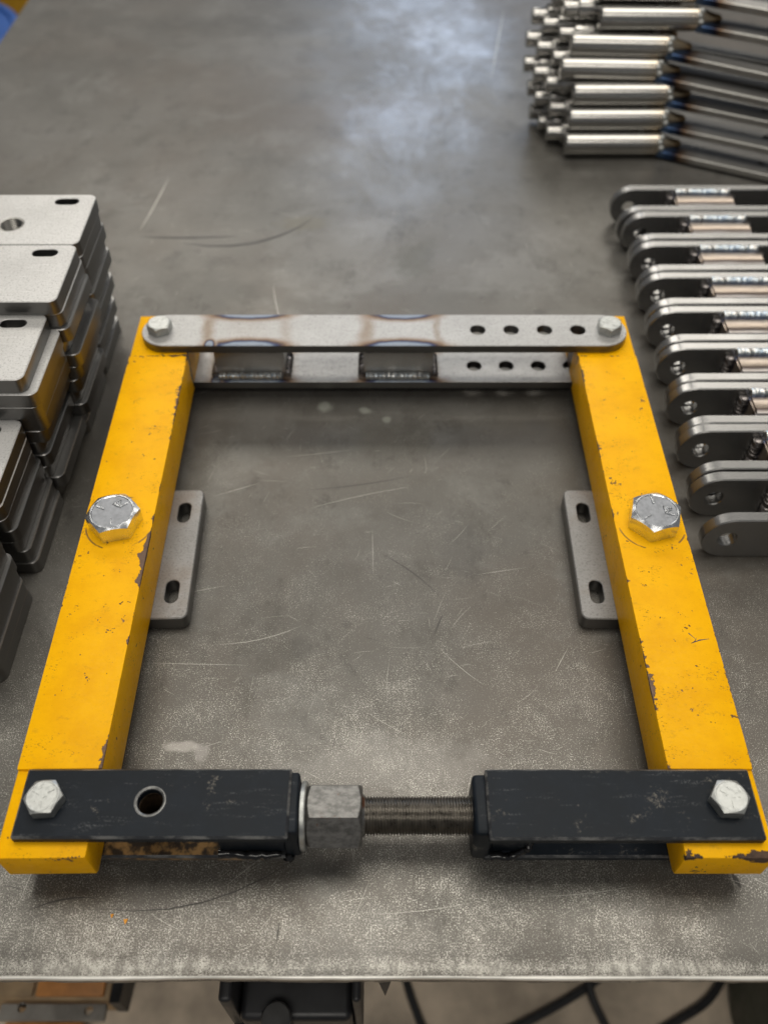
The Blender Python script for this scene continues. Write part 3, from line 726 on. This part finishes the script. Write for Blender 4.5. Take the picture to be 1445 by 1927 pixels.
# local axes: x along (0 = left end), y depth (0 = front face), z up. The flat-bar outline lies in x-z
def edge_bar(y0, y1, par):
    o = plate("link_bar", rrect(433, 43.5, 21.6, 12, 216.5, 21.75), [circ(19.5, 21.75, 7.0, 26), circ(414, 21.75, 7, 20)] + [circ(300 + 29.3 * i, 21.75, 7.0, 20) for i in range(4)], -y1, -y0, [M_ROW, M_ROW], par, ch=0.9, hch=.7, side=1)
    o.rotation_euler = (math.radians(90), 0, 0); return o
GAP = 31.8; TB = 9.4
edge_bar(0, TB, ln); edge_bar(TB + GAP, 2 * TB + GAP, ln)
for x0 in (64, 196):
    o = box("spacer_tube", x0, x0 + 62, TB + 0.1, TB + GAP - 0.1, 6, 38.5, M_RTUBE, width=1.0, parent=ln)
    # the rounded tube shoulders on top
    V, F = sweep([(Vector((x0 + 1, TB + GAP / 2, 38.0)), Vector((0, 1, 0)), Vector((0, 0, 1)), 1.0), (Vector((x0 + 61, TB + GAP / 2, 38.0)), Vector((0, 1, 0)), Vector((0, 0, 1)), 1.0)],
                 [(-12, 0), (-10.5, 2.2), (-7.5, 3.4), (7.5, 3.4), (10.5, 2.2), (12, 0)])
    mk("tube_shoulder", V, F, M_RTUBE, ln)
    bead("weld_bead", (x0 + 1, TB + GAP - 2.0, 40.8), (x0 + 61, TB + GAP - 2.0, 40.8), 4.2, M_WELD, ln)
    bead("weld_bead", (x0 + 2, TB + 1.5, 38.2), (x0 + 60, TB + 1.5, 38.2), 2.4, M_WELDD, ln)
    for xx in (x0 - 1.5, x0 + 63.5):
        bead("weld_bead", (xx, TB + GAP - 2.5, 3), (xx, TB + GAP - 2.5, 38), 4.6, M_WELDD, ln)
        bead("weld_bead", (xx, TB + 1.5, 4), (xx, TB + 1.5, 38), 2.6, M_WELDD, ln)
WL = ["nearest of the row", "second nearest in the row", "third nearest in the row", "fourth nearest in the row", "middle one of the row", "fourth from the far end", "third from the far end", "second from the far end", "farthest of the row"]
ys = [412.5, 465.5, 517.0, 569.5, 623.0, 677.0, 731.0, 786.0, 839.0]
xl = [241.5, 243.5, 245.5, 247.5, 249.0, 250.5, 252, 254.0, 250.5]
for i, (y, x) in enumerate(zip(ys, xl)):
    o = ln if i == 0 else copy_tree(ln)
    o.location = (x * MM, y * MM, 0); o.rotation_euler = (0, 0, math.radians([0, .1, -.1, .15, 0, -.1, .1, 0, 0][i]))
    tag(o, f"pair of round-ended welded steel bars on edge, {WL[i]} at right", "welded link", "welded steel links standing on edge in a row at the right")

# ------------------------------------------------------------------ pile of turned pins welded to flat arms, upper right
D = 27.6
def make_pin(stepped):
    r = D / 2 - 0.15; L = 113
    p = empty("pin_arm")
    pr = [(0, r - 3.2), (0.6, r - 1.8), (2.2, r)] if not stepped else [(0, 8.2), (1.0, 9.4), (17, 9.4), (17.1, r - 1.4), (18.6, r), (26, r), (26.1, r - 1.6), (29, r - 1.6), (29.1, r)]
    V, F = lathe_x(pr + [(L, r), (L + 1.5, r - 1.5)], 40)
    mk("pin", V, F, M_PINH, p)
    # weld collar of lumps round the root of the arm
    for (dx, dy, dz, rr) in ((L + 1, -9, 6, 4.0), (L + 3, -11, 0, 3.6), (L + 4, -3, 9, 3.6)):
        V, F = tube([(dx - 3, dy, dz - 1), (dx - 1.2, dy, dz), (dx + 2, dy - 1, dz), (dx + 4, dy - 1.5, dz - 1)], [rr * .5, rr, rr * .95, rr * .4], 14); mk("weld_bead", V, F, M_ZDULL, p, angle=70)
    a = math.radians(-26.0)
    hh = 21
    arm_ = plate("flat_arm", rrect(330, hh, 9, 6, 152, 0), [circ(285, 0, 4, 16), circ(140, 0, 4, 16)], -4, 4, M_ARMD if stepped else M_ARMH, p, ch=0.8)
    # stand the bar on edge: outline x-z
    arm_.rotation_euler = (0, 0, a); arm_.location = ((L + 12) * MM, -6 * MM, -7 * MM)
    # cone of heat-tinted root between pin and arm
    V, F = lathe_x([(L + 1.3, r - 1.6), (L + 8, r * 0.78), (L + 18, r * 0.5), (L + 28, 4.5), (L + 31, 1.5)], 24); mk("tapered_root", V, F, M_PINH, p)
    return p
pinA = make_pin(False); pinB = make_pin(True); pinC = None
usedA = usedB = usedC = False
LEV = ["bottom", "second", "third", "fourth", "fifth", "sixth", "top"]; COLN = ["front", "second", "third", "rear"]
lx = {0: [221.5, 224, 227, 212, 222, 253, 250], 1: [203, 205, 199, 206, 212, 214, 226], 2: [196, 190, 187, 190, 196, 205, 214], 3: [188, 184, 178, 180, 186, 196, 206]}
for i in range(4):
    for k in range(7):
        if i == 3 and k > 5: continue
        if i == 0 or (i + k) % 3 == 9:
            src = pinA; o = src if not usedA else copy_tree(src); usedA = True
        elif i == 1:
            src = pinB; o = src if not usedB else copy_tree(src); usedB = True
        else:
            if pinC is None:
                pinC = copy_tree(pinB)
                for ch in list(pinC.children):
                    if ch.name.startswith('flat_arm'): bpy.data.objects.remove(ch)
                o = pinC
            else: o = copy_tree(pinC)
        y = 1040 + i * (D + .6) + k * (D + .4) / 2 + [0, 0, 0, 5, 3, -2, 0][k]; z = D / 2 + k * (D * 0.868) + [0, 0, 0, -1.5, -3, -1, 0][k]
        o.location = (lx[i][k] * MM, y * MM, z * MM); o.rotation_euler = (0, 0, math.radians(random.uniform(-.8, .8) if i else [0, 0.2, 0, -2.2, -3.0, -1.2, -1.8][k]))
        tag(o, (f"bright turned pin welded to a flat arm, {LEV[k]} level of the pile's {COLN[i]} column" if i == 0 else f"stepped steel pin, {LEV[k]} level of the pile's {COLN[i]} column, tip poking out"), "pin arm", "turned pins with flat arms piled at the back right")

# ------------------------------------------------------------------ things off the table, out of focus
# black clamp body under the front edge
cl = empty("clamp_body", (-61, 128, -110)); tag(cl, "black machine clamp with a round pin hanging under the table's front edge", "clamp")
def cpart(o): o.parent = cl; o.location = (o.location[0] + .061, o.location[1] - .128, o.location[2] + .110); return o
cpart(box("body", -93, -20, 112, 210, -330, -95, M_GUN, width=5, segs=3))
cpart(box("cheek", -102, -93.3, 116, 200, -130, -60, M_GUN, width=3, segs=3)); cpart(box("cheek", -19.7, -14, 116, 200, -160, -60, M_GUN, width=2.5, segs=3))
cpart(box("flange", -104, -94, 100, 180, -215, -150, M_GUN, width=3, segs=3))
V, F = lathe_x([(0, 8), (1, 9.6), (22, 9.6), (23, 8.6)], 30)
cpart(mk("round_pin", V, F, simple("dark_pin_steel", (0.09, 0.09, 0.09), 0.35, 0.6, .2), loc=(-68, 112, -108), rot=(0, math.radians(-90), 0)))
tri = bevel_mesh("corner_bracket", [(-9, 128, -14), (9, 128, -14), (1, 119, -62), (-9, 131, -14), (9, 131, -14), (1, 122, -62)], [(0, 1, 2), (3, 4, 5), (0, 1, 4, 3), (1, 2, 5, 4), (2, 0, 3, 5)], M_GUN, .5)
tag(tri, "small dark triangular bracket pointing down under the table's front edge", "bracket")
# cables on the floor
def bez(pts, n=40):
    out = []
    for i in range(n + 1):
        t = i / n * (len(pts) - 1); k = min(int(t), len(pts) - 2); f = t - k
        p = [Vector(pts[max(k - 1, 0)]), Vector(pts[k]), Vector(pts[k + 1]), Vector(pts[min(k + 2, len(pts) - 1)])]
        out.append(0.5 * ((2 * p[1]) + (-p[0] + p[2]) * f + (2 * p[0] - 5 * p[1] + 4 * p[2] - p[3]) * f * f + (-p[0] + 3 * p[1] - 3 * p[2] + p[3]) * f ** 3))
    return out
for (pts, lab) in (([(10, 420, -853), (28, 330, -853), (33, 294, -853), (52, 242, -853), (95, 150, -853)], "black cable on the floor, leftmost of the cables under the table edge"),
                   ([(420, 470, -853), (340, 330, -853), (297, 291, -853), (196, 242, -853), (60, 190, -853)], "black cable sweeping down left across the floor, middle of the cables"),
                   ([(300, 420, -845), (292, 300, -845), (308, 242, -853), (350, 150, -853)], "short black cable hanging straight down beside the middle cable"),
                   ([(560, 420, -853), (481, 291, -853), (405, 242, -853), (280, 190, -853)], "black cable on the floor, rightmost of the cables under the table edge")):
    V, F = tube(bez(pts), 6.0, 10); tag(mk("cable", V, F, M_RUBBER), lab, "cable", "black cables on the floor")
# crate lower left
cr = empty("crate", (-345, 300, -860)); tag(cr, "worn orange crate with a punched grey steel strap on the floor at lower left", "crate")
def kpart(o): o.parent = cr; o.location = (o.location[0] + .345, o.location[1] - .300, o.location[2] + .860); return o
kpart(box("crate_body", -445, -292, 203, 420, -560, -505, M_WOOD, width=4))
kpart(box("orange_panel", -370, -298, 206, 330, -504.8, -498, M_ORANGE, width=1.5)); kpart(box("wood_slat", -440, -374, 206, 330, -504.8, -500, M_WOOD, width=1.5))
kpart(plate("steel_strap", rrect(112, 16, 2, 3, -350, 192), [circ(-383, 196, 4.5, 16), circ(-312, 194, 4.5, 16)], -512, -504, M_GALV))
kpart(box("lower_slat", -400, -318, 172, 184, -530, -512, M_ORANGE, width=1.5))
for (xx, yy) in ((-425, 225), (-425, 400)): kpart(box('crate_leg', xx - 15, xx + 15, yy - 15, yy + 15, -860, -560.5, M_WOOD, width=2))
V = [(-291, 200, -545), (-280, 200, -545), (-268, 330, -545), (-284, 330, -545)]; V += [(a, b, -500) for a, b, c in V]
kpart(mk("corner_post", V, [(0, 1, 2, 3), (4, 5, 6, 7), (0, 1, 5, 4), (1, 2, 6, 5), (2, 3, 7, 6), (3, 0, 4, 7)], M_GUN))
# green bin right
def drum(name, x, y, z0, z1, r, mat, lab, cat):
    V = []; F = []; seg = 40; H_ = z1 - z0
    prof = [(0, .0), (r * .93, 0), (r * .95, 6), (r * .98, H_ * .5), (r * .99, H_ - 30), (r * 1.03, H_ - 28), (r * 1.03, H_ - 6), (r * 1.0, H_), (r * .95, H_), (r * .93, H_ - 8), (0, H_ - 9)]
    for (rr, z) in prof:
        for j in range(seg): a = 2 * PI * j / seg; V.append((rr * math.cos(a), rr * math.sin(a), z))
    for i in range(len(prof) - 1):
        for j in range(seg): F.append((i * seg + j, i * seg + (j + 1) % seg, (i + 1) * seg + (j + 1) % seg, (i + 1) * seg + j))
    tag(mk(name, V, F, mat, loc=(x, y, z0)), lab, cat)
drum("bin", 645, 250, -860, -480, 165, M_GREENBIN, "dark green round bin on the floor at the lower right corner", "bin")
drum("drum", -1112, 2190, -860, -300, 240, M_BLUE, "blue plastic drum beyond the table's far left edge", "drum")
drum("drum", -1130, 2700, -860, -250, 250, M_YPLAST, "yellow plastic drum behind the blue drum at the top left corner", "drum")
